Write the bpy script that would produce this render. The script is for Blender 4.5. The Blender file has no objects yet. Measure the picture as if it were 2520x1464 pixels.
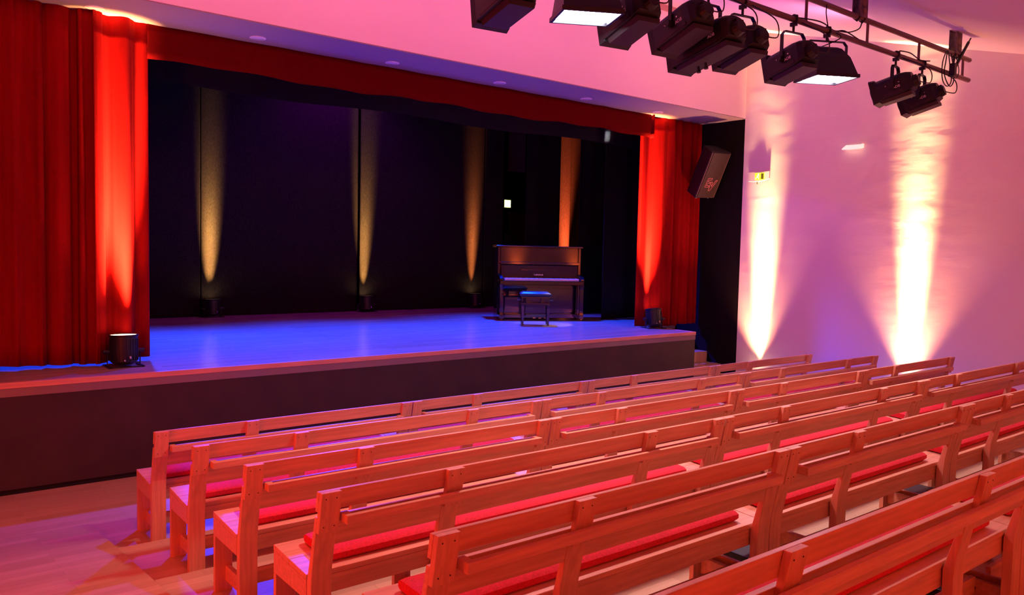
import bpy, bmesh, math, random
from mathutils import Vector, Matrix, Euler
random.seed(7)
S = bpy.context.scene
C = bpy.context.collection
PI = math.pi
R = math.radians

# ------------------------------------------------------------------ camera
cam_d = bpy.data.cameras.new('camera'); cam = bpy.data.objects.new('camera', cam_d); C.objects.link(cam)
RX = Vector((0.78221, -0.62263, 0.02169)); RY = Vector((-0.02089, -0.06099, -0.99792))   # image right, image down
RX.normalize(); RZ = RX.cross(RY).normalized(); RY = RZ.cross(RX)
M = Matrix(((RX.x, -RY.x, -RZ.x, -9.971), (RX.y, -RY.y, -RZ.y, -7.882), (RX.z, -RY.z, -RZ.z, 2.2), (0, 0, 0, 1)))
cam.matrix_world = M
cam_d.sensor_width = 36; cam_d.lens = 1960.57 / 2520 * 36; cam_d.clip_start = .05; cam_d.clip_end = 80
S.camera = cam

# ------------------------------------------------------------------ view and world
vs = S.view_settings
vs.view_transform = 'Standard'; vs.look = 'None'; vs.gamma = 1; vs.use_curve_mapping = False; vs.exposure = 0.0
w = bpy.data.worlds.new('world'); S.world = w; w.use_nodes = True
w.node_tree.nodes['Background'].inputs[0].default_value = (.9, .25, .3, 1)
w.node_tree.nodes['Background'].inputs[1].default_value = 0.01

# ------------------------------------------------------------------ room lights and added fill
LG = {}
# colour and strength of each kind of lamp
TINT = {
    'blue_wash_light': (.02, .40, 11.0), 'piano_light': (9, 8, 10),
    'rear_left_fill': (.34, .006, .001), 'rear_uplight': (.85, .11, .02), 'left_light': (1.6, .10, .012),
    'fascia_fill': (1.32, .26, .47), 'aisle_fill': (1.9, .15, .02), 'high_left_fill': (.0, .0, .0),
    'violet_wash_light': (2.5, .0, 6.0), 'violet_back_fill': (.8, .0, 1.6),
    'upA': (.70, .33, .09), 'upB': (.50, .23, .06), 'upC': (.50, .12, .03), 'upD': (.38, .10, .035),
    'upL': (3.2, 1.2, .35), 'upR': (2.0, .7, .2), 'upL2': (.8, .3, .1),
    'upW': (.55, .30, .12), 'upW2': (1.2, .42, .20), 'flood_beam': (.50, .36, .42)}
def lamp(kind, name, loc, to, col, power, size=.1, cone=40, blend=.6, sy=None, spread=None, grp=None):
    d = bpy.data.lights.new(name, kind); d.color = col; d.energy = power
    if kind == 'SPOT': d.spot_size = R(cone); d.spot_blend = blend; d.shadow_soft_size = size
    elif kind == 'AREA':
        d.size = size
        if sy: d.shape = 'RECTANGLE'; d.size_y = sy
        if spread: d.shape = 'DISK'; d.spread = R(spread)
    else: d.shadow_soft_size = size
    o = bpy.data.objects.new(name, d); C.objects.link(o); o.location = loc
    o.rotation_euler = (Vector(to) - Vector(loc)).to_track_quat('-Z', 'Y').to_euler()
    LG.setdefault(grp or name, []).append(d)
    tc = TINT.get(grp or name, (1, 1, 1)); mxc = max(tc)
    if mxc > 0: d.color = [c / mxc for c in tc]
    d.energy = power * mxc
    return o

BLUE = (.05, .10, 1.0); WARM = (1, .56, .26); RED = (1, .10, .035)
# the blue stage wash, hung over the middle of the stage
for x, p in ((-7.4, 420), (-4.6, 400), (-1.3, 420)):
    lamp('SPOT', 'blue_wash_light', (x, 3.0, 4.5), (x - .3, 1.5, .97), BLUE, p, .08, 98, .9)
# white spot on the piano
lamp('SPOT', 'piano_light', (-.4, 1.6, 4.3), (-1.35, 2.05, .97), (.8, .85, 1), 60, .05, 17, .4)
# rear wall uplights, plus unseen fill lights added around the hall and upstage
lamp('AREA', 'rear_left_fill', (-11.0, -9.6, 1.6), (-4.5, -2, 1.2), (1, .10, .03), 60, 1.2, sy=1.2)  # unseen soft fill added for the bench backs
for x in (-9.2, -7.2, -5.15, -3.1, -1.05): lamp('AREA', 'rear_uplight', (x, -9.96, 1.1), (x, -10.0, 3.3), (1, .3, .08), 25, .2, spread=50)
lamp('AREA', 'left_light', (-11.9, -4.5, 1.6), (-6, -2.5, .6), (1, .22, .05), 60, 1.0, sy=1.6)
for x in (-8.6, -6.2, -3.8, -1.2): lamp('AREA', 'fascia_fill', (x, -3.2, 4.42), (x, 0, 5.9), (1, .20, .42), 12, .5, spread=95)  # unseen fill added to tint the fascia and ceiling
lamp('AREA', 'aisle_fill', (-8.8, -3.4, 4.1), (-8.6, -3.2, 0), (1, .3, .1), 20, .8, spread=150)  # unseen fill added to warm the floor on the left
lamp('AREA', 'high_left_fill', (-11.8, -1.6, 3.6), (1, -2.5, 3.6), (1, .20, .42), 60, .8, sy=.8)  # unseen fill toward the right wall, tinted to zero
lamp('SPOT', 'violet_back_fill', (-3.5, 4.7, 5.9), (-3.5, 4.6, 1), (.45, .05, 1), 150, .3, 125, .6)  # unseen fill added to turn the upstage floor purple
lamp('SPOT', 'violet_wash_light', (-6.5, 3.2, 4.5), (1.0, -2.2, 2.0), (1, .20, .42), 60, .1, 40, .9)

# ------------------------------------------------------------------ materials
def mat(name, col, rough=.6, metal=0, spec=.5, emit=None, es=0, noise=None, bump=None, coat=0, sheen=0):
    m = bpy.data.materials.new(name); m.use_nodes = True; nt = m.node_tree; b = nt.nodes['Principled BSDF']
    b.inputs['Base Color'].default_value = (*col, 1); b.inputs['Roughness'].default_value = rough
    b.inputs['Metallic'].default_value = metal; b.inputs['Specular IOR Level'].default_value = spec
    b.inputs['Coat Weight'].default_value = coat; b.inputs['Sheen Weight'].default_value = sheen
    if emit: b.inputs['Emission Color'].default_value = (*emit, 1); b.inputs['Emission Strength'].default_value = es
    if noise or bump:
        tc = nt.nodes.new('ShaderNodeTexCoord'); mp = nt.nodes.new('ShaderNodeMapping'); nz = nt.nodes.new('ShaderNodeTexNoise')
        sc, amt = noise if noise else bump
        mp.inputs['Scale'].default_value = sc
        nz.inputs['Scale'].default_value = 1; nz.inputs['Detail'].default_value = 5
        nt.links.new(tc.outputs['Object'], mp.inputs[0]); nt.links.new(mp.outputs[0], nz.inputs['Vector'])
        if noise:
            cr = nt.nodes.new('ShaderNodeValToRGB')
            cr.color_ramp.elements[0].position = .3; cr.color_ramp.elements[1].position = .7
            cr.color_ramp.elements[0].color = (*[c * (1 - amt) for c in col], 1)
            cr.color_ramp.elements[1].color = (*[min(1, c * (1 + amt)) for c in col], 1)
            nt.links.new(nz.outputs['Fac'], cr.inputs[0]); nt.links.new(cr.outputs[0], b.inputs['Base Color'])
        if bump:
            sc2, st = bump
            mp2 = nt.nodes.new('ShaderNodeMapping'); mp2.inputs['Scale'].default_value = sc2
            n2 = nt.nodes.new('ShaderNodeTexNoise'); n2.inputs['Scale'].default_value = 1; n2.inputs['Detail'].default_value = 4
            bp = nt.nodes.new('ShaderNodeBump'); bp.inputs['Strength'].default_value = st; bp.inputs['Distance'].default_value = .02
            nt.links.new(tc.outputs['Object'], mp2.inputs[0]); nt.links.new(mp2.outputs[0], n2.inputs['Vector'])
            nt.links.new(n2.outputs['Fac'], bp.inputs['Height']); nt.links.new(bp.outputs[0], b.inputs['Normal'])
    return m

def planks(name, c1, c2, rough, wid=.09, length=1.3, scale_noise=(2, 40, 1)):
    m = bpy.data.materials.new(name); m.use_nodes = True; nt = m.node_tree; b = nt.nodes['Principled BSDF']
    tc = nt.nodes.new('ShaderNodeTexCoord'); mp = nt.nodes.new('ShaderNodeMapping'); br = nt.nodes.new('ShaderNodeTexBrick')
    nt.links.new(tc.outputs['Object'], mp.inputs[0]); nt.links.new(mp.outputs[0], br.inputs['Vector'])
    br.inputs['Scale'].default_value = 1; br.inputs['Brick Width'].default_value = length; br.inputs['Row Height'].default_value = wid
    br.inputs['Mortar Size'].default_value = .0012; br.inputs['Mortar Smooth'].default_value = .3; br.inputs['Bias'].default_value = 0
    br.inputs['Color1'].default_value = (*c1, 1); br.inputs['Color2'].default_value = (*c2, 1)
    br.inputs['Mortar'].default_value = (*[c * .55 for c in c1], 1)
    mp2 = nt.nodes.new('ShaderNodeMapping'); mp2.inputs['Scale'].default_value = scale_noise
    nz = nt.nodes.new('ShaderNodeTexNoise'); nz.inputs['Scale'].default_value = 1; nz.inputs['Detail'].default_value = 6
    nt.links.new(tc.outputs['Object'], mp2.inputs[0]); nt.links.new(mp2.outputs[0], nz.inputs['Vector'])
    cr = nt.nodes.new('ShaderNodeValToRGB'); cr.color_ramp.elements[0].color = (.8, .8, .8, 1); cr.color_ramp.elements[1].color = (1.1, 1.1, 1.1, 1)
    nt.links.new(nz.outputs['Fac'], cr.inputs[0])
    mx = nt.nodes.new('ShaderNodeMix'); mx.data_type = 'RGBA'; mx.blend_type = 'MULTIPLY'; mx.inputs[0].default_value = 1
    nt.links.new(br.outputs['Color'], mx.inputs[6]); nt.links.new(cr.outputs[0], mx.inputs[7]); nt.links.new(mx.outputs[2], b.inputs['Base Color'])
    b.inputs['Roughness'].default_value = rough
    return m

M_wood = mat('beech_wood', (.70, .31, .175), .34, noise=((3, 45, 45), .14))
M_woodv = mat('beech_wood_upright', (.70, .31, .175), .45, noise=((45, 45, 3), .14))
M_floor = planks('oak_floor', (.62, .38, .22), (.50, .29, .16), .38)
M_stage = planks('stage_floor_boards', (.50, .33, .24), (.41, .26, .18), .22)
M_plaster = mat('wall_plaster', (.86, .80, .78), .85, bump=((2.2, 1.6, 3.5), .55))
M_paint = mat('smooth_paint', (.84, .78, .78), .85)
M_ceil = mat('ceiling_paint', (.84, .80, .80), .9)
M_black = mat('black_paint', (.007, .006, .007), .9, spec=.12)
M_front = mat('dark_stage_front', (.043, .018, .012), .75, noise=((3, 3, 3), .2))
M_velvet = mat('red_velvet', (.24, .0020, .003), .95, spec=.08, sheen=.0, noise=((14, 14, 1.2), .18))
M_drape = mat('black_drape', (.018, .015, .012), .95, spec=.12, noise=((60, 60, 30), .35))
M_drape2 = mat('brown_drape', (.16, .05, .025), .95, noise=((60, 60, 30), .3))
M_cush = mat('red_cushion_cloth', (.62, .008, .022), .9, noise=((90, 90, 90), .18))
M_metal = mat('black_metal', (.011, .009, .011), .45, metal=.2)
M_metal2 = mat('dark_vent_metal', (.03, .018, .018), .5, metal=.3)
M_tube = mat('steel_tube', (.20, .12, .11), .45, metal=.5)
M_steel = mat('worn_bracket_steel', (.16, .10, .11), .55, metal=.3, noise=((14, 14, 14), .7))
M_screw = mat('bright_screw', (.8, .78, .75), .3, metal=1)
M_dark = mat('screw_hole', (.06, .03, .02), .8)
M_letter = mat('white_lettering', (.75, .7, .7), .6)
M_gold = mat('lettering_gold', (.9, .8, .6), .35, metal=.6)
M_piano = mat('piano_black', (.008, .008, .010), .08, coat=1)
M_ivory = mat('ivory_keys', (.85, .82, .78), .25)
M_felt = mat('key_felt', (.5, .03, .03), .9)
M_brass = mat('pedal_brass', (.8, .55, .2), .25, metal=1)
M_leather = mat('black_leather', (.03, .03, .035), .38)
M_white = mat('white_plastic', (.85, .83, .8), .4)
M_lampglass = mat('downlight_glass', (.9, .9, .9), .25)
M_glow_cool = mat('flood_glow', (.9, .9, 1), .3, emit=(.80, .76, 1), es=60)
M_glow_warm = mat('par_glow', (.9, .8, .6), .3, emit=(1, .62, .35), es=7)
M_exit = mat('exit_glow', (.3, .3, .0), .4, emit=(.75, .80, .02), es=2.2)
M_exit2 = mat('exit_glow_hot', (.5, .5, .1), .4, emit=(1, 1, .25), es=5)
M_exitdark = mat('exit_green', (.10, .12, .01), .5)
M_orange = mat('orange_plate', (.55, .12, .02), .6)
M_label = mat('label_tape', (.22, .12, .08), .6)
M_grille = mat('speaker_grille', (.035, .02, .018), .5, noise=((30, 30, 30), .3))
M_door = mat('dark_red_door', (.10, .012, .01), .6)
M_panel = mat('violet_grey_panel', (.28, .14, .22), .8)

# ------------------------------------------------------------------ mesh helpers
class MB:
    def __init__(s): s.bm = bmesh.new()
    def add(s, vs_, fs, m=None):
        v = [s.bm.verts.new((m @ Vector(p)) if m else Vector(p)) for p in vs_]
        for f in fs:
            try: s.bm.faces.new([v[i] for i in f])
            except ValueError: pass
        return v
    def box(s, x0, x1, y0, y1, z0, z1, m=None):
        return s.add([(x0, y0, z0), (x1, y0, z0), (x1, y1, z0), (x0, y1, z0), (x0, y0, z1), (x1, y0, z1), (x1, y1, z1), (x0, y1, z1)],
              [(0, 3, 2, 1), (4, 5, 6, 7), (0, 1, 5, 4), (1, 2, 6, 5), (2, 3, 7, 6), (3, 0, 4, 7)], m)
    def prism(s, poly, x0, x1, axis='x', m=None):      # polygon in the two other axes, extruded
        n = len(poly)
        def P(x, a, b): return (x, a, b) if axis == 'x' else ((a, x, b) if axis == 'y' else (a, b, x))
        vv = [P(x0, a, b) for a, b in poly] + [P(x1, a, b) for a, b in poly]
        fs = [tuple(range(n))[::-1], tuple(range(n, 2 * n))] + [(i, (i + 1) % n, n + (i + 1) % n, n + i) for i in range(n)]
        return s.add(vv, fs, m)
    def loft(s, rings, m=None, cap=True):
        n = len(rings[0]); vv = [p for r in rings for p in r]; fs = []
        for k in range(len(rings) - 1):
            for i in range(n): fs.append((k * n + i, k * n + (i + 1) % n, (k + 1) * n + (i + 1) % n, (k + 1) * n + i))
        if cap: fs += [tuple(range(n))[::-1], tuple(range((len(rings) - 1) * n, len(rings) * n))]
        return s.add(vv, fs, m)
    def cyl(s, p0, p1, r0, r1=None, n=16, m=None, cap=True):
        r1 = r0 if r1 is None else r1; p0 = Vector(p0); p1 = Vector(p1); d = (p1 - p0).normalized()
        a = d.orthogonal().normalized(); b = d.cross(a)
        ring = lambda p, r: [p + (a * math.cos(2 * PI * i / n) + b * math.sin(2 * PI * i / n)) * r for i in range(n)]
        return s.loft([ring(p0, r0), ring(p1, r1)], m, cap)
    def tube(s, pts, r, n=8, m=None):
        pts = [Vector(p) for p in pts]; rings = []; a = None
        for i, p in enumerate(pts):
            d = (pts[min(i + 1, len(pts) - 1)] - pts[max(i - 1, 0)]).normalized()
            a = d.orthogonal().normalized() if a is None else (a - d * a.dot(d)).normalized()
            b = d.cross(a)
            rings.append([p + (a * math.cos(2 * PI * k / n) + b * math.sin(2 * PI * k / n)) * r for k in range(n)])
        return s.loft(rings, m)
    def build(s, name, material, parent=None, bevel=0, smooth=False, loc=None):
        bmesh.ops.recalc_face_normals(s.bm, faces=s.bm.faces)
        if bevel: bmesh.ops.bevel(s.bm, geom=[e for e in s.bm.edges if len(e.link_faces) == 2 and e.calc_face_angle() > .6], offset=bevel, segments=1, profile=.5, affect='EDGES', clamp_overlap=True)
        me = bpy.data.meshes.new(name); s.bm.to_mesh(me); s.bm.free(); me.materials.append(material)
        if smooth:
            for p in me.polygons: p.use_smooth = True
            try: me.set_sharp_from_angle(angle=R(40))
            except Exception: pass
        o = bpy.data.objects.new(name, me); C.objects.link(o)
        if parent: o.parent = parent
        if loc: o.location = loc
        return o

def tag(o, label, cat, group=None):
    o['label'] = label; o['category'] = cat
    if group: o['group'] = group
    return o
def thing(name, label, cat, loc=(0, 0, 0), rz=0, group=None):
    o = bpy.data.objects.new(name, None); C.objects.link(o); o.location = loc; o.rotation_euler = (0, 0, rz)
    o.empty_display_size = .1
    return tag(o, label, cat, group)
def struct(o): o['kind'] = 'structure'; return o
def copy_tree(o, parent=None):
    c = o.copy(); C.objects.link(c)
    if parent: c.parent = parent
    for ch in list(o.children): copy_tree(ch, c)
    return c
def text_mesh(name, body, size, material, parent, m, extrude=.001, align='CENTER'):
    cu = bpy.data.curves.new(name, 'FONT'); cu.body = body; cu.size = size; cu.extrude = extrude; cu.align_x = align; cu.align_y = 'CENTER'
    t = bpy.data.objects.new(name + '_tmp', cu); C.objects.link(t)
    bpy.context.view_layer.update()
    me = bpy.data.meshes.new_from_object(t.evaluated_get(bpy.context.evaluated_depsgraph_get()))
    bpy.data.objects.remove(t); me.transform(m); me.materials.clear(); me.materials.append(material)
    o = bpy.data.objects.new(name, me); C.objects.link(o); o.parent = parent
    return o
def bez(p, n=14):      # smooth curve through points
    p = [Vector(q) for q in p]; out = []
    for i in range(len(p) - 1):
        a, b, c, d = p[max(i - 1, 0)], p[i], p[i + 1], p[min(i + 2, len(p) - 1)]
        for k in range(n):
            t = k / n
            out.append(.5 * ((2 * b) + (-a + c) * t + (2 * a - 5 * b + 4 * c - d) * t * t + (-a + 3 * b - 3 * c + d) * t ** 3))
    return out + [p[-1]]

# ------------------------------------------------------------------ the hall
XW = 1.07                 # right wall
SZ = .973                 # stage floor height
CZ = lambda y: 5.778 + .266 * y
DZ, SP = .093, .92        # tier rise and row spacing
def one(name, material, f, **k):
    b = MB(); f(b); return struct(b.build(name, material, **k))
one('floor', M_floor, lambda b: b.box(-12.1, XW, -10.1, .2, -.2, 0))
def tiers(b):
    for k in range(1, 9):
        y = -2.035 - SP * (k - 1)
        b.box(-8.72, XW, -10.1 + .001 * k, y, DZ * (k - 1) - (.02 if k == 1 else 0), DZ * k)
one('floor_tiers', M_floor, tiers, bevel=.004)
def ramp(b):
    y0, y1 = -1.115, -10.1
    z1 = DZ * (y0 - y1) / SP
    b.prism([(y0, -.05), (y0, .001), (y1, z1), (y1, -.05)], -12.1, -8.72, 'x')
one('floor_ramp', M_floor, ramp)
one('wall_right', M_plaster, lambda b: b.box(XW, XW + .25, -10.2, 0, -.2, 6.0))
one('wall_left', M_paint, lambda b: b.box(-12.35, -12.1, -10.2, 0, -.2, 6.0))
one('wall_rear', M_paint, lambda b: b.box(-12.35, XW + .25, -10.35, -10.1, -.2, 6.0))
one('wall_front', M_paint, lambda b: b.box(-12.35, XW + .25, 0, .87, 4.39, 6.2))
def ceil(b): b.prism([(0, CZ(0)), (-10.4, CZ(-10.4)), (-10.4, CZ(-10.4) + .2), (0, CZ(0) + .2)], -12.4, XW + .25, 'x')
one('ceiling', M_ceil, ceil)
one('trim_4', mat('soffit_shaded', (.30, .26, .28), .8), lambda b: b.box(-12.3, XW, .004, .866, 4.378, 4.391))  # sheet under the pale soffit, its shade put into a darker colour
one('trim_1', mat('junction_shade', (.45, .26, .25), .8), lambda b: b.box(-12.1, XW, -.03, 0, 5.69, 5.775))  # dark strip standing in for the shadow gap below the ceiling

# stage shell
one('floor_stage', M_stage, lambda b: (b.box(-12.35, 0, 0, 1.3, SZ - .12, SZ), b.box(-12.35, 3.3, 1.3, 7.2, SZ - .12, SZ)))
one('wall_stage_front', M_front, lambda b: (b.box(-12.35, -.004, .004, .08, 0.05, SZ - .048), b.box(-.08, -.004, .08, 1.3, 0.05, SZ - .048)))
one('trim_2', mat('stage_skirt_gap', (.01, .008, .008), .9), lambda b: (b.box(-12.35, -.02, .03, .08, 0, .05), b.box(-.08, -.02, .08, 1.3, 0, .05)))
one('trim_3', M_wood, lambda b: (b.box(-12.35, .006, -.006, .05, SZ - .048, SZ + .001), b.box(-.045, .006, .05, 1.3, SZ - .048, SZ + .001)), bevel=.003)
one('wall_stage_side', M_black, lambda b: b.box(XW, XW + .25, 0, 2.7, -.2, 4.39))
one('wall_stage_right', M_black, lambda b: b.box(3.3, 3.5, 2.7, 7.2, 0, 6.3))
one('wall_stage_return', M_black, lambda b: b.box(XW + .25, 3.5, 2.5, 2.7, 0, 6.3))
one('wall_stage_left', M_black, lambda b: b.box(-12.35, -12.15, .87, 7.2, 0, 6.3))
one('wall_stage_back', M_black, lambda b: b.box(-12.35, 3.5, 7.2, 7.4, 0, 6.3))
one('ceiling_stage', M_black, lambda b: b.box(-12.35, 3.5, .87, 7.4, 6.2, 6.3))
one('floor_side_passage', M_floor, lambda b: b.box(0, XW, 0, 1.3, -.2, 0))

# steps up to the stage at its right end
st = thing('stage_steps', 'wooden steps climbing beside the right end of the stage', 'steps', (.53, .6, 0))
for k in range(4):
    b = MB(); b.box(-.53 + .02, .53, -.43 - .0 + .29 * k - .3 + (.13), .7, .18 * k + .0, .18 * (k + 1)); b.build('step', M_floor, st, bevel=.004)

# ------------------------------------------------------------------ cloth
def cloth(name, path, z0, z1, material, fold=.05, wl=.22, seed=1, nz=14, gather=0, hem=None, parent=None, thick=.006, step=.018, edge=True, topfold=1.0):
    rnd = random.Random(seed)
    p = [Vector((a[0], a[1], 0)) for a in path]
    pts = []; tot = 0
    for i in range(len(p) - 1):
        L = (p[i + 1] - p[i]).length; n = max(1, int(L / step))
        for k in range(n): pts.append((p[i].lerp(p[i + 1], k / n), tot + L * k / n))
        tot += L
    pts.append((p[-1], tot))
    # pleats of uneven width
    s = 0; knots = [0]
    while s < tot + 1: s += wl * rnd.uniform(.45, 1.6); knots.append(s)
    amp = [rnd.uniform(.35, 1.0) for _ in knots]; drift = [rnd.uniform(-1, 1) for _ in knots]
    def off(s_, z):
        zz = (z - z0) / (z1 - z0)
        for i in range(len(knots) - 1):
            if knots[i] <= s_ < knots[i + 1]:
                u = (s_ - knots[i]) / (knots[i + 1] - knots[i])
                u = min(1, max(0, u + drift[i] * .08 * (1 - zz) * math.sin(PI * u)))
                return fold * amp[i] * (math.sin(PI * u) ** 1.35) * (-1 if i % 2 else .75) * (.75 + .25 * (1 - zz) + (topfold - 1) * zz)
        return 0
    bm = bmesh.new(); grid = []
    for j in range(nz + 1):
        row = []
        for i, (q, s_) in enumerate(pts):
            d = (pts[min(i + 1, len(pts) - 1)][0] - pts[max(i - 1, 0)][0]).normalized(); nrm = Vector((-d.y, d.x, 0))
            zb = z0 + (hem(s_) if hem else 0); z = zb + (z1 - zb) * j / nz
            e = min(1, s_ / .06, (tot - s_) / .06) if edge else 1
            row.append(bm.verts.new(Vector((q.x, q.y, z)) + nrm * off(s_, z) * max(e, .0)))
        grid.append(row)
    for j in range(nz):
        for i in range(len(pts) - 1): bm.faces.new((grid[j][i], grid[j][i + 1], grid[j + 1][i + 1], grid[j + 1][i]))
    me = bpy.data.meshes.new(name); bm.to_mesh(me); bm.free(); me.materials.append(material)
    for q in me.polygons: q.use_smooth = True
    o = bpy.data.objects.new(name, me); C.objects.link(o)
    sd = o.modifiers.new('thickness', 'SOLIDIFY'); sd.thickness = thick; sd.offset = 0
    if parent: o.parent = parent
    return o

hemL = lambda s: .012 + .012 * math.sin(s * 3.1) + (.018 if s > 2.6 else 0)
o = cloth('stage_curtain', [(-11.9, .74), (-9.0, .71), (-8.40, .74), (-8.335, .60), (-8.31, .60), (-8.25, .76), (-8.02, .74), (-7.79, .82)], SZ + .004, 4.376, M_velvet, .085, .115, 5, 16, hem=hemL, step=.01)
tag(o, 'red velvet stage curtain drawn open at the left of the stage', 'curtain', 'red velvet stage curtains')
hemR = lambda s: .004 if s < .85 else .02
o = cloth('stage_curtain', [(-.26, 1.05), (-.1, .92), (.2, .83), (.6, .83), (1.03, .83)], SZ + .004, 4.376, M_velvet, .07, .10, 11, 16, hem=hemR, step=.01)
tag(o, 'red velvet stage curtain drawn open at the right of the stage beside the loudspeaker', 'curtain', 'red velvet stage curtains')
M_velvet_shaded = mat('shaded_red_velvet', (.10, .001, .002), .95, spec=.05)  # darker copy of the velvet, with the pelmet's shade in its colour
o = cloth('curtain_pelmet', [(-7.80, .80), (-.285, .80)], 4.03, 4.376, M_velvet_shaded, .02, .42, 3, 5, hem=lambda s: .014 * math.sin(s * 2.3) + .008 * math.sin(s * 7.1))
tag(o, 'shaded red velvet pelmet hanging across the top of the stage opening', 'curtain')
o = cloth('pelmet_return', [(-.27, .74), (-.2, .88)], 4.02, 4.376, M_velvet, .02, .05, 9, 5)
tag(o, 'gathered red end fold of the pelmet at its right corner', 'curtain')
o = cloth('stage_border', [(-11.9, 1.6), (1.0, 1.6)], 3.97, 5.6, M_black, .015, .5, 8, 4, hem=lambda s: .02 * math.sin(s * 1.9))
tag(o, 'black cloth border hung behind the red pelmet', 'curtain')
for i, (a, c, sd) in enumerate(((-12.0, -5.80, 21), (-5.79, -2.92, 22), (-2.91, -.02, 23), (-.01, .52, 24))):
    o = cloth('backdrop_drape', [(a, 5.56 + .03 * (i % 2)), (c - .3, 5.56 + .03 * (i % 2)), (c, 5.60 + .03 * (i % 2))] if c - .3 > a else [(a, 5.59), (c, 5.56)], SZ + .003, 6.0, M_drape, .012, .7, sd, 6)
    tag(o, ['black backdrop drape at the left end of the stage, ending at the first amber beam',
            'black backdrop drape between the first and second amber beams',
            'black backdrop drape between the second and third amber beams',
            'narrow black backdrop drape right of the third amber beam'][i], 'curtain', 'black drapes along the back of the stage')
for i, (pth, m_, z1_, lab) in enumerate((
        ([(.17, 2.25), (1.05, 2.25)], M_drape, 5.6, 'black side drape nearest the red curtain, right of the piano'),
        ([(.55, 3.3), (1.9, 3.3)], M_drape, 5.6, 'black side drape in the middle of the right wing'),
        ([(.30, 4.6), (1.21, 4.6)], M_drape, 5.6, 'black side drape above the piano, left of the orange lit cloth'),
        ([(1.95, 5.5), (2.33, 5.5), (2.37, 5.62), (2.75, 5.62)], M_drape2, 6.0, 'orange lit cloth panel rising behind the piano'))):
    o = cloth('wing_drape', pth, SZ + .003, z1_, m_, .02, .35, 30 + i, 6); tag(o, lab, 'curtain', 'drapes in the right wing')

# back stage door, lit panels and small exit light
d = struct(MB().build('door_1', M_door)) if False else None
b = MB(); b.box(-.32, .32, -.02, .03, 0, 2.1)
for zz in (.25, 1.15): b.box(-.22, .22, -.03, -.015, zz, zz + .7)
d = struct(b.build('door_1', M_door, bevel=.004, loc=(2.17, 7.12, SZ)))
b = MB(); b.cyl((-.24, -.03, 1.0), (-.24, -.07, 1.0), .012); b.box(-.25, -.15, -.08, -.065, .99, 1.01); b.build('door_handle', M_screw, d)
b = MB(); b.box(-.24, .24, 0, .05, 0, .95); b.box(-.2, .2, -.01, 0, .04, .91)
tag(b.build('wall_panel', M_panel, loc=(2.06, 7.1, 4.05)), 'pale violet panel high on the back wall above the small exit light', 'panel')
b = MB(); b.box(-.08, .08, 0, .04, 0, .42)
tag(b.build('wall_panel', mat('dim_panel', (.12, .06, .10), .8), loc=(1.84, 7.12, 2.15)), 'narrow dim panel low on the back wall left of the red door', 'panel')
e = thing('exit_light', 'small yellow exit light glowing at the back of the stage', 'sign', (1.82, 7.14, 3.18))
b = MB(); b.box(-.11, .11, 0, .06, -.01, .2); b.build('housing', M_exitdark, e)
b = MB(); b.box(-.09, .09, -.006, 0, .01, .18); b.build('light_panel', M_exit2, e)

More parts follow.
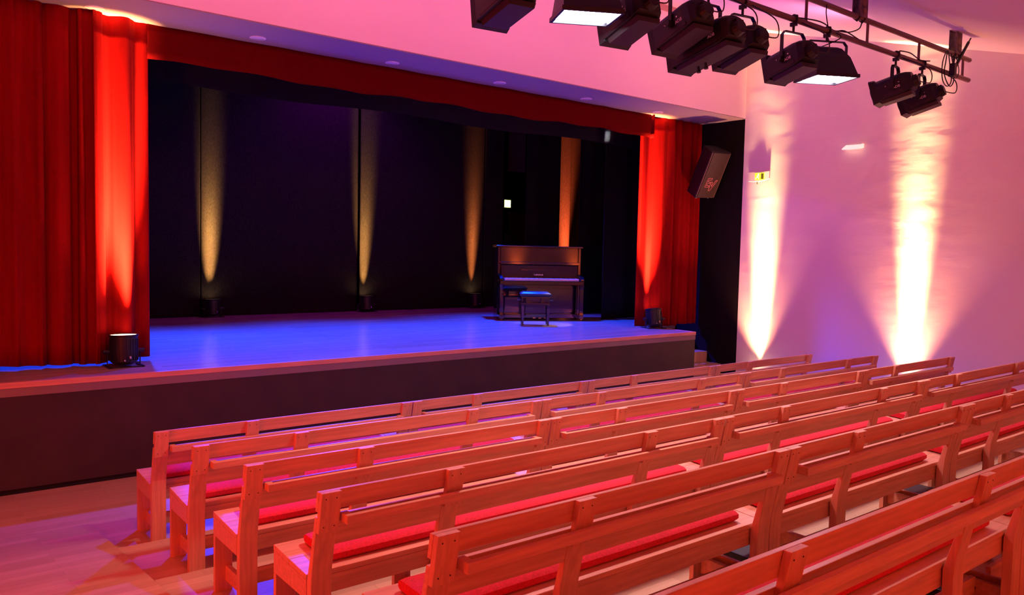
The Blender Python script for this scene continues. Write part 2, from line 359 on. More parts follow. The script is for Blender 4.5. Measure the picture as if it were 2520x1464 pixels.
# ------------------------------------------------------------------ benches
U = .706
def yf(z):
    T = [(0, .10), (.42, .10), (.482, .083), (.648, .039), (.735, .02), (.853, 0), (.9, -.01)]
    for (a, ya), (c, yc) in zip(T, T[1:]):
        if a <= z <= c: return ya + (yc - ya) * (z - a) / (c - a)
def slab(b, x0, x1, z0, z1, f, r):      # leaning board: front offset f, rear offset r from the back line
    b.prism([(yf(z0) + f, z0), (yf(z1) + f, z1), (yf(z1) + r, z1), (yf(z0) + r, z0)], x0, x1, 'x')
def make_bench(n, posts, label, group):
    L = n * U - .006
    t = thing('bench', label, 'bench', (0, 0, 0), 0, group)
    b = MB(); slab(b, 0, L, .762, .853, 0, -.022); b.build('upper_board', M_wood, t, bevel=.0015)
    b = MB(); slab(b, 0, L, .588, .735, 0, -.024); b.build('lower_board', M_wood, t, bevel=.0015)
    xs = []
    for k in posts:
        x = 0 if k == 0 else (L - .10 if k == n else k * U - .05)
        xs.append(x)
    for x in xs:
        e0 = .001 if x == 0 else 0
        cl = MB(); slab(cl, x + .001, x + .095, .665, .854, -.0235, -.052)
        cl = cl.build('back_cleat', M_woodv, t, bevel=.0015)
        sc = MB()
        for dx in (.022, .072):
            for z in (.695, .825):
                y = yf(z) - .052
                sc.cyl((x + dx, y + .002, z), (x + dx, y - .0008, z), .0032, n=8)
        sc.build('screw', M_dark, cl)
        lg = MB()
        prof = [(yf(0) , 0), (yf(.42), .42), (yf(.482), .482), (yf(.598), .598), (yf(.6) - .003, .60), (yf(.72) - .003, .72), (yf(.72) - .0265, .72), (yf(.6) - .0265, .6), (yf(.482) - .035, .482), (.055, .40), (.055, 0)]
        lg.prism(prof, x + e0, x + .10 - e0, 'x'); lg.build('leg', M_woodv, t, bevel=.0015)
        fl = MB(); fl.box(x, x + .10, .449, .478, 0, .334); fl.build('leg', M_woodv, t, bevel=.0015)
        s_ = MB(); s_.box(x + .06, x + .088, .102, .449, .06, .15); s_.build('stretcher', M_wood, t, bevel=.0015)
    # seat: two planks with a light backward tilt
    zt = lambda y: .447 + .023 * (y - .10) / .38
    b = MB()
    for y0, y1 in ((.105, .29), (.292, .48)):
        b.prism([(y0, zt(y0) - .025), (y0, zt(y0)), (y1, zt(y1)), (y1, zt(y1) - .025)], 0, L, 'x')
    b.build('seat', M_wood, t, bevel=.0015)
    b = MB(); b.box(.026, L - .026, .452, .476, .335, zt(.45) - .027); b.build('front_apron', M_wood, t, bevel=.0015)
    b = MB(); b.box(.026, L - .026, .108, .130, .335, .4205); b.build('rear_apron', M_wood, t, bevel=.0015)
    for x in (0, L - .025):
        b = MB(); b.prism([(.105, .33), (.105, zt(.105) - .026), (.478, zt(.478) - .026), (.478, .335)], x, x + .025, 'x'); b.build('side_rail', M_wood, t, bevel=.0015)
    b = MB(); b.box(.09, L - .09, .215, .24, .10, .185); b.build('lower_rail', M_wood, t, bevel=.0015)
    # hymn book ledge along the rear
    b = MB(); x0, x1 = .105, L - .105
    b.box(x0, x1, -.082, -.055, .706, .747)
    b.box(x0, x1, -.055, -.008, .706, .714)
    b.box(x0, x0 + .035, -.055, -.008, .714, .747); b.box(x1 - .035, x1, -.055, -.008, .714, .747)
    b.build('book_ledge', M_wood, t, bevel=.0015)
    return t
def make_cushion(n, label, group):
    L = n * U - .26; b = MB()
    y0, y1, z0, z1, r = .155, .425, .0, .052, .02
    prof = [(y0, z0 + .012), (y0, z1 - .016), (y0 + r, z1 - .002), ((y0 + y1) / 2, z1 + .003), (y1 - r, z1 - .002), (y1, z1 - .016), (y1, z0 + .012), (y1 - .012, z0), (y0 + .012, z0)]
    rings = []
    for x, k in ((0, .80), (.008, .93), (.03, 1), (L / 2, 1.02), (L - .03, 1), (L - .008, .93), (L, .80)):
        cy = (y0 + y1) / 2; rings.append([(x, cy + (y - cy) * (.97 + .03 * k), z1 / 2 + (z - z1 / 2) * k) for y, z in prof])
    b.loft(rings)
    return tag(b.build('cushion', M_cush, smooth=True), label, 'cushion', group)

ORD = ['first row from the stage', 'second row from the stage', 'third row from the stage', 'fourth row from the stage', 'fifth row from the stage', 'sixth row from the stage']
POS = {4: ['at the left end', 'second from the left', 'third from the left', 'at the right end'], 3: ['at the left end', 'in the middle', 'at the right end']}
short = make_bench(3, (0, 1, 3), '', ''); long_ = make_bench(4, (0, 1, 3, 4), '', '')
cs = make_cushion(3, '', ''); cl_ = make_cushion(4, '', '')
used = {'s': 0, 'l': 0}
tilt = math.atan(.023 / .38)
for j in range(6):
    n, cnt, proto, cp, key = (3, 4, short, cs, 's') if j % 2 == 0 else (4, 3, long_, cl_, 'l')
    for i in range(cnt):
        if j == 5 and i == 2: continue
        if j == 4 and i == 3: continue
        first = used[key] == 0; used[key] = 1
        o = proto if first else copy_tree(proto); c = cp if first else cp.copy()
        if not first: C.objects.link(c)
        x = -8.463 - .012 * j + i * n * U; y = -1.95 - SP * j; z = DZ * j
        o.location = (x, y, z)
        c.location = (x + .13, y, z + .450); c.rotation_euler = (0, 0, 0)
        end = ' with its end facing the left aisle' if i == 0 else ''
        ss = 'short' if n == 3 else 'long'
        o['label'] = f'{ss} wooden bench {POS[cnt][i]} of {ORD[j]}'
        o['group'] = 'wooden benches in rows facing the stage'
        c['label'] = f'red cushion on bench {POS[cnt][i]} of {ORD[j]}'
        c['group'] = 'red seat cushions on the benches'
# flatten cushions onto the tilted seats: shear the shared meshes instead of turning each object
for c in (cs, cl_):
    for v in c.data.vertices: v.co.z += .023 * (v.co.y - .155) / .38 + .0045

# black floor plates bridging the bench joints behind rows five and six
def floor_plate(x, y, z, label):
    t = thing('floor_plate', label, 'bracket', (x, y, z), 0, 'black plates under the bench joints')
    b = MB(); b.box(-.13, .13, -.17, .17, .10, .115); b.build('plate', M_metal, t, bevel=.002)
    for sx in (-.12, .10):
        b = MB(); b.box(sx, sx + .02, -.17, .17, 0, .10); b.build('side', M_metal, t)
floor_plate(-6.02, -5.20, DZ * 4, 'dark metal plate under the fifth row left of its first joint')
floor_plate(-3.95, -5.20, DZ * 4, 'dark metal plate under the fifth row near its second joint')
floor_plate(-5.80, -6.15, DZ * 5, 'dark metal plate under the sixth row at the lower right corner')

# ------------------------------------------------------------------ upright piano
pyaw = math.atan2(2.177 - 2.86, 1.3)
pn = thing('upright_piano', 'glossy black upright piano with open lid at the right of the stage', 'piano', (-1.667, 2.86, SZ), pyaw)
W = 1.49; H = 1.29; YC = .26; YB = .62
b = MB(); b.box(.02, W - .02, YC + .04, YB, .09, H - .03); b.build('case', M_piano, pn)
for x in (0, W - .045):
    b = MB(); b.prism([(YC, .0), (YB, .0), (YB, H - .03), (YC, H - .03)], x, x + .045, 'x'); b.build('side_panel', M_piano, pn, bevel=.004)
b = MB(); b.box(-.03, W + .03, YC - .03, YB + .02, H - .03, H); b.build('lid', M_piano, pn, bevel=.006)
b = MB(); b.box(.05, W - .05, YC + .01, YC + .035, .98, H - .04); b.build('upper_panel', M_piano, pn, bevel=.003)
b = MB(); b.box(.05, W - .05, YC + .015, YC + .035, .12, .60); b.build('lower_panel', M_piano, pn, bevel=.003)
b = MB(); b.box(.045, W - .045, YC - .03, YC + .05, .03, .10); b.build('plinth', M_piano, pn, bevel=.003)
b = MB(); b.box(0, W, .0, YC + .05, .62, .688); b.build('key_bed', M_piano, pn, bevel=.006)
b = MB()
for x in (0, W - .06):
    b = MB(); b.prism([(.0, .69), (.0, .72), (.05, .76), (YC, .80), (YC, .69)], x, x + .06, 'x'); b.build('key_cheek', M_piano, pn, bevel=.004)
b = MB(); b.prism([(.24, .735), (.27, .985), (.255, .985), (.225, .735)], .06, W - .06, 'x'); fb = b.build('fallboard', M_piano, pn, bevel=.002)
b = MB(); b.box(.04, W - .04, .17, .26, .985, 1.005); b.box(.04, W - .04, .165, .175, .965, 1.007); b.build('music_shelf', M_piano, pn, bevel=.003)
text_mesh('lettering', 'YAMAHA', .042, M_gold, fb, Matrix.Translation((.72, .222, .785)) @ Matrix.Rotation(R(84), 4, 'X'))
b = MB(); b.box(.42, 1.05, .225, .232, .86, .885); b.box(.47, .53, .22, .232, .85, .862); b.box(.94, 1.0, .22, .232, .85, .862); b.build('music_ledge', M_piano, fb)
b = MB()
for k in range(52):
    x = .09 + (W - .18) * k / 52; b.box(x, x + (W - .18) / 52 - .0015, .025, .20, .69, .728)
ks = b.build('white_key', M_ivory, pn)
ks.name = 'keyboard'
b = MB(); pat = (1, 1, 0, 1, 1, 1, 0)
for k in range(51):
    if pat[(k + 5) % 7]:
        x = .09 + (W - .18) * (k + 1) / 52; b.box(x - .006, x + .006, .095, .20, .728, .742)
b.build('black_keys', M_piano, ks)
b = MB(); b.box(.08, W - .08, .20, .21, .728, .742); b.build('felt_strip', M_felt, ks)
for x in (.0, W - .075):
    lg = MB(); lg.loft([[(x + .0, .0, .08), (x + .075, .0, .08), (x + .075, .08, .08), (x, .08, .08)], [(x + .008, .008, .14), (x + .067, .008, .14), (x + .067, .072, .14), (x + .008, .072, .14)], [(x + .008, .008, .54), (x + .067, .008, .54), (x + .067, .072, .54), (x + .008, .072, .54)], [(x, 0, .62), (x + .075, 0, .62), (x + .075, .08, .62), (x, .08, .62)]])
    lg.build('leg', M_piano, pn)
    tb = MB(); tb.box(x, x + .075, -.01, YC + .04, .035, .10); tb = tb.build('toe_block', M_piano, pn, bevel=.004)
    cs_ = MB(); cs_.cyl((x + .02, .03, .02), (x + .055, .03, .02), .02); cs_.cyl((x + .02, .5, .02), (x + .055, .5, .02), .02); cs_.build('caster', M_brass, tb)
for x in (.64, .74, .84):
    b = MB(); b.loft([[(x - .012, .26, .04), (x + .012, .26, .04), (x + .012, .26, .05), (x - .012, .26, .05)], [(x - .024, .13, .03), (x + .024, .13, .03), (x + .024, .13, .04), (x - .024, .13, .04)]]); b.build('pedal', M_brass, pn)

# piano stool
ps = thing('piano_stool', 'black piano stool with padded top in front of the piano', 'stool', (-1.60, 2.0, SZ), R(-36))
b = MB(); b.loft([[(-.23, -.15, .47), (.23, -.15, .47), (.23, .15, .47), (-.23, .15, .47)], [(-.255, -.165, .49), (.255, -.165, .49), (.255, .165, .49), (-.255, .165, .49)], [(-.25, -.16, .515), (.25, -.16, .515), (.25, .16, .515), (-.25, .16, .515)], [(-.20, -.12, .545), (.20, -.12, .545), (.20, .12, .545), (-.20, .12, .545)]]); b.build('padded_top', M_leather, ps, smooth=True, bevel=.006)
b = MB(); b.box(-.24, .24, -.15, .15, .445, .47); b.build('top_frame', M_piano, ps, bevel=.003)
b = MB(); b.box(-.15, -.09, -.08, .08, .37, .45); b.box(.09, .15, -.08, .08, .37, .45); b.build('lift_block', M_piano, ps)
b = MB(); b.box(-.235, .235, -.145, .145, .33, .37); b.build('seat_frame', M_piano, ps, bevel=.004)
b = MB(); b.cyl((-.235, 0, .42), (-.29, 0, .42), .02, n=12); b.cyl((.235, 0, .42), (.29, 0, .42), .02, n=12); b.build('side_knob', M_piano, ps)
for sx in (-1, 1):
    for sy in (-1, 1):
        b = MB(); x, y = sx * .205, sy * .118
        b.loft([[(x - .014, y - .014, 0), (x + .014, y - .014, 0), (x + .014, y + .014, 0), (x - .014, y + .014, 0)], [(x - .024, y - .024, .34), (x + .024, y - .024, .34), (x + .024, y + .024, .34), (x - .024, y + .024, .34)]]); b.build('leg', M_piano, ps)

# ------------------------------------------------------------------ floor uplights
def par_can(loc, rz, tiltdeg, label, col, power, group=None, scale=1, cone=30, aim=None, grp=None):
    t = thing('par_can', label, 'stage light', loc, rz, group)
    m = Matrix.Translation((0, 0, .15 * scale)) @ Matrix.Rotation(R(tiltdeg), 4, 'X') @ Matrix.Scale(scale, 4)
    b = MB(); prof = [(.085, -.13), (.12, -.10), (.128, .0), (.125, .14), (.132, .145), (.132, .16), (.12, .162), (.115, .12)]
    rings = [[(r * math.cos(2 * PI * i / 28), r * math.sin(2 * PI * i / 28), z) for i in range(28)] for r, z in prof]
    b.loft(rings, m, cap=False); b.add(rings[0], [tuple(range(28))[::-1]], m); h = b.build('housing', M_metal, t, smooth=True)
    b = MB()
    for i in range(24): a = 2 * PI * i / 24; b.box(-.002, .002, .122, .131, -.09, .12, m @ Matrix.Rotation(a, 4, 'Z'))
    b.build('cooling_fin', M_metal, h)
    b = MB(); b.cyl((0, 0, .152), (0, 0, .158), .117, n=28, m=m); b.build('lens', M_glow_warm, t)
    b = MB()
    for sx in (-1, 1):
        b.prism([(-.015, .0), (.015, .0), (.015, .16), (-.015, .16)], sx * .150 * scale, sx * .145 * scale, 'x')
        b.box(sx * .15 * scale - .012, sx * .15 * scale + .012, -.13, .13, 0, .012)
    b.box(-.15 * scale, .15 * scale, -.13, -.105, 0, .012); b.build('bracket', M_metal, t)
    for sx in (-1, 1):
        b = MB(); b.cyl((sx * .128 * scale, 0, .15 * scale), (sx * .185 * scale, 0, .15 * scale), .02, n=12); b.build('knob', M_metal, t)
    b = MB(); b.cyl((.03, -.12, -.05), (.03, -.135, -.07), .012, n=10, m=m); b.cyl((-.02, -.12, -.08), (-.02, -.13, -.095), .008, n=10, m=m); b.build('socket', M_screw, t)
    z = loc[2] + .36 * scale
    d = Matrix.Rotation(rz, 4, 'Z') @ Matrix.Rotation(R(tiltdeg), 4, 'X') @ Vector((0, 0, 1))
    src = Vector(loc) + Vector((0, 0, .15 * scale)) + d * .166 * scale
    tgt = Vector(aim) if aim else src + d * 4
    lamp('AREA', 'uplight', src, tgt, col, power, .20 * scale, spread=cone, grp=grp)
    return t
AMB = (1, .50, .18)
UPB = 'uplights along the black backdrop'
par_can((-5.655, 5.425, SZ), 0, -3, 'black uplight at the left of the backdrop under an amber beam', AMB, 40, UPB, .95, 13, (-5.64, 5.84, 4.2), 'upA')
par_can((-2.83, 5.41, SZ), 0, -3, 'black uplight at the middle of the backdrop under an amber beam', AMB, 40, UPB, .95, 13, (-2.80, 5.75, 4.2), 'upB')
par_can((-.33, 5.405, SZ), 0, -3, 'black uplight just left of the piano under an orange beam', (1, .36, .11), 40, UPB, .95, 13, (-.30, 5.75, 4.2), 'upC')
par_can((2.2, 5.33, SZ), 0, -3, 'black uplight hidden behind the piano under the orange cloth', (1, .30, .10), 40, UPB, .95, 20, (2.2, 5.56, 4.2), 'upD')
par_can((-8.10, .53, SZ), 0, -2, 'black uplight at the foot of the left red curtain', (1, .50, .22), 30, None, 1, 19, (-8.13, 1.0, 4.0), 'upL')
par_can((-.16, .72, SZ), R(-20), -12, 'black uplight tilted toward the right red curtain', (1, .50, .22), 30, None, 1, 20, (-.12, 1.12, 4.0), 'upR')
par_can((.925, -.45, .0), R(-90), -2, 'black uplight on the floor by the right wall beside the stage', WARM, 60, 'uplights at the right wall', 1, 15, (1.32, -.45, 4.9), 'upW')
par_can((.925, -2.80, DZ), R(-90), -2, 'black uplight on the floor by the right wall behind the benches', WARM, 60, 'uplights at the right wall', 1, 15, (1.30, -2.80, 4.9), 'upW')
for y, q in ((-.45, (.80, .0, 4.9)), (-2.80, (1.0, -2.80, 4.9))): lamp('AREA', 'uplight_spill', (.90, y, .45), q, WARM, 25, .2, spread=70, grp='upW2')
lamp('AREA', 'uplight_spill', (-8.10, .48, SZ + .36), (-8.10, .50, 4.0), (1, .5, .22), 10, .2, spread=75, grp='upL2')

# ------------------------------------------------------------------ loudspeaker
sp = thing('loudspeaker', 'black loudspeaker tilted down on the dark wall right of the red curtain', 'speaker', (.687, .3, 3.463))
sp.rotation_euler = Euler((R(26), R(-3), 0), 'XYZ')
Ws, Hs_ = .50, .80
b = MB(); b.loft([[(-Ws / 2, 0, -Hs_ / 2), (Ws / 2, 0, -Hs_ / 2), (Ws / 2, 0, Hs_ / 2), (-Ws / 2, 0, Hs_ / 2)], [(-Ws / 2 + .13, .30, -Hs_ / 2), (Ws / 2 - .07, .30, -Hs_ / 2), (Ws / 2 - .07, .30, Hs_ / 2), (-Ws / 2 + .13, .30, Hs_ / 2)]])
b.build('cabinet', M_metal, sp, bevel=.008)
b = MB(); b.box(-Ws / 2 + .035, Ws / 2 - .035, -.014, 0, -Hs_ / 2 + .015, Hs_ / 2 - .015); g = b.build('grille', M_grille, sp, bevel=.004)
b = MB()
for sx in (-1, 1): b.box(sx * (Ws / 2 - .022) - .003, sx * (Ws / 2 - .022) + .003, -.004, .002, -Hs_ / 2 + .02, Hs_ / 2 - .02)
b.build('edge_trim', mat('grille_edge', (.55, .3, .25), .4, metal=.5), sp)
b = MB()
def outline(b, pts, w_=.0035):
    pts = [Vector((p[0], -.0155, p[1])) for p in pts]
    for p, q in zip(pts, pts[1:] + pts[:1]): b.cyl(p, q, w_, n=6)
k = .017
EE = [(0, 0), (0, 9), (6, 9), (6, 7.4), (1.8, 7.4), (1.8, 5.3), (5, 5.3), (5, 3.7), (1.8, 3.7), (1.8, 1.6), (5.6, 1.6), (5.6, 0)]
VV = [(6.3, 5.4), (8.4, 5.4), (9.5, .6), (12.6, 7.2), (15, 7.2), (9.7, -3.6), (7.7, -3.6)]
sk = lambda p: ((p[0] + p[1] * .12 - 7.5) * k, -.20 + (p[1]) * k)
outline(b, [sk(p) for p in EE]); outline(b, [sk(p) for p in VV]); b.build('emblem', mat('emblem_line', (.9, .35, .3), .5), sp)
b = MB(); b.tube([(.05, .28, .1), (.15, .33, .12), (.33, .33, .15)], .02); b.box(.33, .37, .25, .41, .05, .25); b.build('wall_bracket', M_metal, sp)
for sx in (-1, 1):
    b = MB(); b.cyl((sx * .15, .05, -Hs_ / 2), (sx * .15, .05, -Hs_ / 2 - .02), .014, n=10); b.build('foot', M_screw, sp)

# ------------------------------------------------------------------ exit sign and wall lamp on the right wall
e = thing('exit_sign', 'white wall sign with a glowing yellow green running figure by the dark wing', 'sign', (XW, -.31, 3.44))
b = MB(); b.prism([(.19, .075), (-.19, .075), (-.19, -.045), (-.08, -.075), (.02, -.085), (.19, -.072)], -.019, 0, 'x'); b.build('housing', M_white, e, bevel=.003)
b = MB(); b.box(-.026, -.017, -.10, .07, -.055, .055); lp = b.build('sign_panel', M_exit, e, bevel=.003)
b = MB()
X = -.028
b.cyl((-.026, .005 - .0, .034), (-.030, .005 - .0, .034), .012, n=12)
for p, q, r in (((.005, .02), (.02, -.012), .010), ((.02, -.012), (.04, -.02), .007), ((.04, -.02), (.055, -.04), .006), ((.02, -.012), (-.005, -.025), .007), ((-.005, -.025), (-.002, -.045), .006), ((.008, .012), (-.02, 0), .005), ((.008, .012), (.035, .005), .005)):
    b.cyl((X, p[0], p[1]), (X, q[0], q[1]), r * .7, n=8)
b.build('running_figure', M_exit2, lp)
b = MB(); b.box(-.029, -.025, -.09, -.045, -.045, .045); b.build('door_symbol', M_exitdark, lp)
b = MB(); b.cyl((-.012, .03, -.078), (-.012, .03, -.12), .008, n=8); b.build('test_button', M_exitdark, e)
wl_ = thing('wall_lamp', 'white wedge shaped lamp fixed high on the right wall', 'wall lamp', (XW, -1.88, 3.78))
b = MB(); b.prism([(0, .03), (0, -.03), (-.12, -.05), (-.12, -.035)], -.135, .135, 'y'); b.build('shade', mat('lamp_shade_uplit', (.9, .88, .85), .5, emit=(1, .85, .7), es=.7), wl_, bevel=.004)  # faint emission stands in for uplight striking the underside
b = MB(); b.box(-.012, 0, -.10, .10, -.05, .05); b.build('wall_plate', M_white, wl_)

# downlights in the soffit
for i, x in enumerate((-8.32, -6.76, -5.13, -3.52, -1.95, -.41)):
    t = thing('downlight', ['small round recessed downlight above the left red curtain, first from the left', 'second recessed downlight from the left in the blue soffit', 'third recessed downlight from the left in the blue soffit', 'fourth recessed downlight from the left in the blue soffit', 'fifth recessed downlight from the left in the blue soffit', 'rightmost recessed downlight above the right red curtain'][i], 'ceiling light', (x, .56, 4.378), 0, 'recessed downlights over the stage edge')
    b = MB(); n = 24
    ring = lambda r, z: [(r * math.cos(2 * PI * a / n), r * math.sin(2 * PI * a / n), z) for a in range(n)]
    b.loft([ring(.062, 0), ring(.085, 0), ring(.085, -.006), ring(.062, -.008)], cap=False); b.build('trim_ring', M_white, t, smooth=True)
    b = MB(); b.cyl((0, 0, -.001), (0, 0, -.004), .062, n=24); b.build('lens', M_lampglass, t)

# ------------------------------------------------------------------ truss
TY, TZ0, TZ1 = -3.78, 4.285, 4.515
tr = thing('lighting_truss', 'long dark steel ladder truss hung under the sloping ceiling', 'truss', (.06, TY, TZ0))
b = MB(); b.cyl((0, 0, 0), (-11.0, 0, 0), .026, n=20); b.build('lower_bar', M_tube, tr, smooth=True)
b = MB(); b.cyl((0, 0, TZ1 - TZ0), (-11.0, 0, TZ1 - TZ0), .026, n=20); b.build('upper_bar', M_tube, tr, smooth=True)
for k in range(10):
    b = MB(); x = -.17 - 1.09 * k; b.cyl((x, 0, .02), (x, 0, TZ1 - TZ0 - .02), .014, n=12); b.build('rung', M_tube, tr, smooth=True)
for i, x in enumerate((-.33, -2.45, -4.6, -6.75)):
    t = thing('ceiling_bracket', ['worn steel bracket holding the right end of the truss to the ceiling', 'worn steel bracket holding the truss to the ceiling above the two clustered lamps', 'steel bracket holding the truss above the frame centre', 'steel bracket holding the truss at the left'][i], 'bracket', (x, TY, TZ1), 0, 'truss ceiling brackets')
    b = MB(); b.box(-.075, .075, .03, .04, -.0, CZ(TY) - TZ1 + .01); b.box(-.075, .075, -.04, -.03, 0, CZ(TY) - TZ1 - .015); b.build('plate', M_steel, t)
    b = MB(); b.tube([(-.05, -.03, 0), (-.05, 0, -.035), (-.05, .035, 0)], .012); b.tube([(.05, -.03, 0), (.05, 0, -.035), (.05, .035, 0)], .012); b.build('clamp', M_metal, t)
    b = MB(); b.cyl((.0, -.04, .14), (.0, -.0445, .14), .035, n=14); b.cyl((.02, -.04, .06), (.02, -.0445, .06), .028, n=14); b.build('bolt_plate', M_label, t)
t = thing('brace_rod', 'thin dark rod leaning across the right end of the truss', 'rod', (-.50, TY - .05, 4.27))
b = MB(); b.cyl((0, 0, 0), (.34, -.02, .40), .018, .016); b.cyl((.34, -.02, .40), (.39, -.022, .455), .008); b.build('rod', M_metal, t)
b = MB(); b.tube([(-.02, .03, -.02), (0, -.01, -.03), (.02, .03, -.02), (0, .06, .04)], .012); b.build('hook', M_metal, t)

# ------------------------------------------------------------------ spotlights on the truss
def clamp_parts(t, drop):
    b = MB(); b.tube([(0, .032, .0), (0, .028, .028), (0, 0, .036), (0, -.03, .026), (0, -.034, -.01), (0, 0, -.05)], .011, n=8)
    b.box(-.014, .014, -.03, .03, -.06, -.028); b.cyl((0, 0, -.05), (0, 0, -drop), .011, n=10); b.build('clamp', M_metal, t)
def yoke(t, m, w_, drop, piv):
    top = -drop
    b = MB(); h = w_ / 2 + .012
    for sx in (-1, 1):
        b.box(sx * h - .004, sx * h + .004, -.017, .017, piv - .03, top - .03, m)
        b.loft([[(sx * h - .004, -.017, top - .03), (sx * h + .004, -.017, top - .03), (sx * h + .004, .017, top - .03), (sx * h - .004, .017, top - .03)], [(sx * (h - .03), -.017, top), (sx * (h - .03), -.017, top + .008), (sx * (h - .03), .017, top + .008), (sx * (h - .03), .017, top)]], m)
    b.box(-h + .028, h - .028, -.017, .017, top, top + .008, m); b.build('yoke', M_metal, t)
def arch(w_, zb, zs, zt, n=9):
    pts = [(-w_ / 2, zb), (-w_ / 2, zs)]
    for k in range(1, n): a = PI - PI * k / n; pts.append((w_ / 2 * math.cos(a), zs + (zt - zs) * math.sin(a)))
    return pts + [(w_ / 2, zs), (w_ / 2, zb)]
def spotlight(X, zc, head, pitch, L, label, w_=.25, kind='fresnel', drop=.12, lab=True, cable=True):
    t = thing('spotlight', label, 'stage light', (X, TY, TZ0), 0, 'black spotlights clamped to the truss')
    piv = zc - TZ0
    m0 = Matrix.Rotation(R(-head), 4, 'Z')
    m = m0 @ Matrix.Translation((0, 0, piv)) @ Matrix.Rotation(R(-pitch), 4, 'X')
    f, r = L / 2, -L / 2
    P = lambda poly, y: [(a, y, z) for a, z in poly]
    b = MB()
    b.loft([P(arch(w_, -.10, .06, .125), f - .05), P(arch(w_, -.10, .06, .125), r + .13), P(arch(w_ * .92, -.09, .06, .115), r + .07), P(arch(w_ * .75, -.07, .05, .095), r + .02)], m)
    body = b.build('housing', M_metal, t, bevel=.002)
    b = MB(); fw = w_ * 1.06
    b.loft([P([(-fw / 2, -.125), (-fw / 2, .115), (-fw / 2 + .02, .135), (fw / 2 - .02, .135), (fw / 2, .115), (fw / 2, -.125)], f), P([(-fw / 2 + .01, -.115), (-fw / 2 + .01, .11), (-fw / 2 + .03, .125), (fw / 2 - .03, .125), (fw / 2 - .01, .11), (fw / 2 - .01, -.115)], f - .06)], m)
    fr = b.build('colour_frame', M_metal, t, bevel=.002)
    b = MB(); b.cyl((0, f + .001, 0), (0, f + .012, 0), w_ * .40, w_ * .36, n=24, m=m); b.build('lens', mat('lens_glass', (.05, .05, .06), .1) if 'lens_glass' not in bpy.data.materials else bpy.data.materials['lens_glass'], t, smooth=True)
    # vented base tray
    b = MB(); b.loft([P([(-w_ / 2 + .02, -.101), (w_ / 2 - .02, -.101), (w_ / 2 - .035, -.135), (-w_ / 2 + .035, -.135)], f - .07), P([(-w_ / 2 + .02, -.101), (w_ / 2 - .02, -.101), (w_ / 2 - .035, -.14), (-w_ / 2 + .035, -.14)], r + .05)], m)
    tray = b.build('base_tray', M_metal2, t, bevel=.002)
    for sx in (-1, 1):
        b = MB(); b.box(sx * (w_ / 2 + .0005) - .0015, sx * (w_ / 2 + .0005) + .0015, r + .11, f - .10, -.085, -.055, m); b.build('side_rib', M_metal2, body)
    b = MB(); b.cyl((0, r - .03, -.01), (0, r + .03, -.01), .05, .065, n=16, m=m)
    b.box(-.04, .04, r - .02, r + .03, -.05, .05, m); b.build('rear_cap', M_metal, t)
    for sx in (-1, 1):
        b = MB(); b.cyl((sx * w_ / 2, 0, 0), (sx * (w_ / 2 + .045), 0, 0), .026, n=14, m=m); b.build('pivot_knob', M_metal, t)
    b = MB()
    for y in (-.07, .06): b.cyl((-w_ / 2, y, .02), (-w_ / 2 - .004, y, .02), .006, n=8, m=m)
    b.build('screw', M_screw, body)
    if lab:
        tm = m @ Matrix.Translation((-w_ / 2 - .002, r + .17, -.02)) @ Matrix.Rotation(R(90), 4, 'Z') @ Matrix.Rotation(PI, 4, 'Z') @ Matrix.Rotation(R(90), 4, 'X')
        text_mesh('lettering', 'ADB', .036, M_letter, body, tm)
    if kind == 'profile':
        b = MB()
        for y in (.02, .10): b.cyl((-.02, y, -.15), (-.02, y, -.185), .010, n=10, m=m); b.cyl((-.02, y, -.185), (-.02, y, -.20), .018, n=10, m=m)
        b.build('focus_knob', M_metal, t)
    clamp_parts(t, drop)
    yoke(t, m0, w_, drop, piv)
    if cable:
        a = m @ Vector((0, r - .02, -.02)); 
        b = MB(); b.tube(bez([a, a + Vector((.04, -.10, -.02)), a + Vector((.03, -.08, .12)), (.10, -.03, -.02), (.16, 0, .02)], 6), .005, n=6); b.build('cable', M_metal, t)
    return t
LP = [(-6.80, 3.80, 8, 10, .47, 'black spotlight at the far left of the truss, cut by the top edge', 'fresnel'),
      (-5.65, 3.90, 10, 15, .48, 'black spotlight partly behind the left glowing floodlight', 'fresnel'),
      (-5.07, 3.94, 6, 18, .50, 'large black spotlight left of the cluster of three, showing its perforated yoke', 'fresnel'),
      (-4.77, 3.86, 6, 12, .66, 'long black profile spotlight with two focus knobs below, middle of the cluster', 'profile'),
      (-4.32, 3.91, 10, 14, .46, 'black spotlight at the right of the cluster, in front of the bright wall corner', 'fresnel'),
      (-3.57, 3.92, 10, 14, .46, 'black spotlight overlapping the right glowing floodlight', 'fresnel'),
      (-1.69, 3.95, -12, 16, .42, 'left one of the two small black spotlights near the right end of the truss', 'fresnel'),
      (-1.10, 3.92, -10, 18, .42, 'right one of the two small black spotlights near the right end of the truss', 'fresnel')]
for X, zc, h, p_, L, lab, kd in LP: spotlight(X, zc, h, p_, L, lab, .25 if X < -3 else .21, kd)

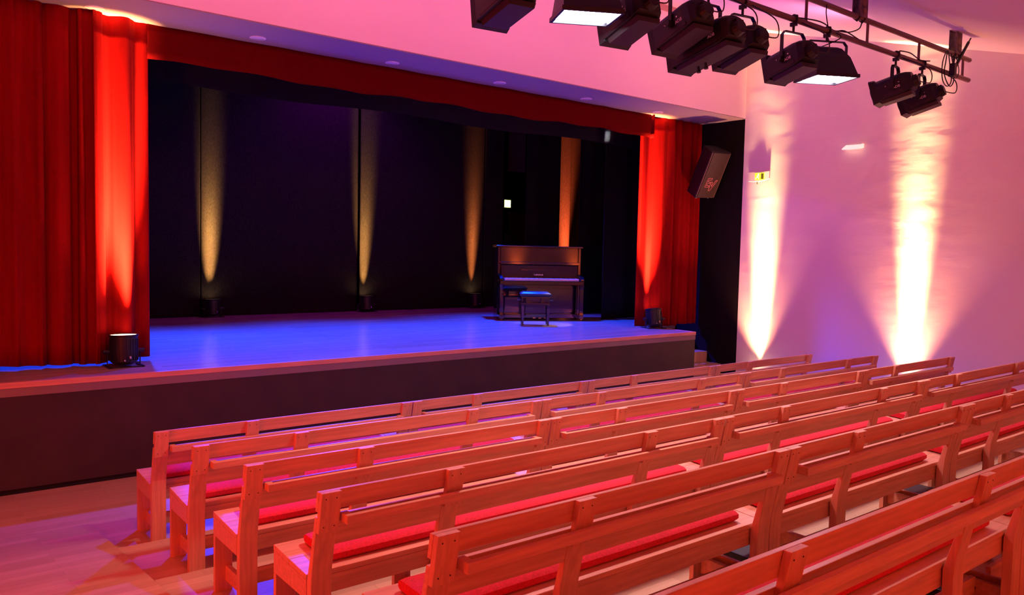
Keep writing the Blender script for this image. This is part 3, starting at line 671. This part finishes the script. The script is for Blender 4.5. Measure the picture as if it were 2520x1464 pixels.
def floodlight(X, zc, head, pitch, label, power):
    t = thing('floodlight', label, 'stage light', (X, TY, TZ0), 0, 'glowing floodlights on the truss')
    piv = zc - TZ0; m0 = Matrix.Rotation(R(-head), 4, 'Z')
    m = m0 @ Matrix.Translation((0, 0, piv)) @ Matrix.Rotation(R(-pitch), 4, 'X')
    rect = lambda a, c, d, e, z0, z1: [(a, d, z0), (c, d, z0), (c, e, z1), (a, e, z1)]
    b = MB(); b.loft([rect(-.20, .20, -.17, .21, -.13, -.13), rect(-.18, .18, -.16, .10, .02, .05), rect(-.14, .14, -.13, .02, .13, .14), rect(-.12, .12, -.10, -.02, .16, .16)], m, cap=False)
    b.box(-.12, .12, -.10, -.02, .158, .166, m)
    o = b.build('housing', M_metal, t); sd = o.modifiers.new('thickness', 'SOLIDIFY'); sd.thickness = .006
    b = MB()
    for sx in (-1, 1):
        for k in range(6): b.box(sx * .20 - .004 - .004 * (k), sx * .20 + .002 - .004 * k, -.12, .06, -.10 + .022 * k, -.092 + .022 * k, m) if False else None
    for k in range(6): b.box(-.09, .09, -.168 + .006 * k, -.160 + .006 * k, -.09 + .02 * k, -.082 + .02 * k, m)
    b.build('vent_slot', M_metal2, o)
    b = MB(); b.box(-.19, .19, -.16, .20, -.128, -.120, m); b.build('glowing_glass', M_glow_cool, t)
    b = MB()
    for a, c, d, e in ((-.215, .215, -.185, -.165), (-.215, .215, .205, .225), (-.215, -.195, -.165, .205), (.195, .215, -.165, .205)): b.box(a, c, d, e, -.15, -.12, m)
    b.build('colour_frame', M_metal, t)
    clamp_parts(t, .10); yoke(t, m0, .38, .10, piv)
    for sx in (-1, 1):
        b = MB(); b.cyl((sx * .17, 0, 0), (sx * .225, 0, 0), .02, n=12, m=m); b.build('pivot_knob', M_metal, t)
    b = MB(); b.tube(bez([m @ Vector((0, -.14, .1)), m @ Vector((.03, -.22, .16)), (.05, -.10, -.08), (.12, -.02, .0)], 6), .005, n=6); b.build('cable', M_metal, t)
    p0 = Matrix.Translation((X, TY, TZ0)) @ m @ Vector((0, .02, -.16)); p1 = Matrix.Translation((X, TY, TZ0)) @ m @ Vector((0, .22, -1))
    lamp('AREA', 'flood_beam', p0, p1, (1, .78, .82), power, .34, spread=105)
    return t
floodlight(-6.10, 3.95, 209, 3, 'floodlight glowing cool white at the left, cut by the top edge', 75)
floodlight(-3.02, 3.98, 209, 1, 'floodlight glowing cool white half hidden behind a spotlight at the right', 75)

# loose cables on the truss
def cable(pts, label, r=.006):
    b = MB(); b.tube(bez(pts, 10), r, n=6); tag(b.build('cable', M_metal), label, 'cable', 'loose cables on the truss')
cable([(-3.6, TY, 4.30), (-3.2, TY - .03, 4.33), (-2.9, TY, 4.31), (-2.75, TY - .02, 4.33), (-2.5, TY - .02, 4.30)], 'black cable lying along the lower bar above the right floodlight')
cable([(-3.08, TY - .02, 4.52), (-3.10, TY - .03, 4.42), (-3.06, TY - .03, 4.31)], 'short black cable hanging between the bars above the right floodlight', .005)
cable([(-2.44, TY - .02, 4.49), (-2.50, TY - .03, 4.40), (-2.68, TY - .03, 4.33), (-2.85, TY - .02, 4.31)], 'black cable sweeping down from the middle ceiling bracket')
cable([(-.62, TY - .03, 4.50), (-.72, TY - .04, 4.35), (-.70, TY - .04, 4.18), (-.58, TY - .04, 4.12), (-.48, TY - .04, 4.20), (-.55, TY - .04, 4.40), (-.58, TY - .03, 4.51), (-.64, TY - .04, 4.38), (-.66, TY - .04, 4.24), (-.52, TY - .04, 4.13), (-.42, TY - .04, 4.2), (-.45, TY - .04, 4.35), (-.50, TY - .03, 4.50)], 'coil of black cable looped over the right end of the truss')
cable([(-.38, TY - .03, 4.5), (-.30, TY - .04, 4.34), (-.36, TY - .04, 4.24), (-.46, TY - .04, 4.26)], 'single black cable loop right of the coil at the truss end', .005)
cable([(-1.66, TY - .02, 4.33), (-1.45, TY - .03, 4.34), (-1.2, TY - .02, 4.31), (-1.0, TY - .03, 4.33)], 'black cable along the lower bar above the two small spotlights')
b = MB(); b.box(-.03, .03, -.03, .03, -.09, .05); b.cyl((0, 0, .05), (.02, 0, .13), .015, n=10)
tag(b.build('power_plug', M_metal, loc=(-.50, TY - .06, 4.33), bevel=.004), 'black power plug hanging in the cable coil', 'plug')
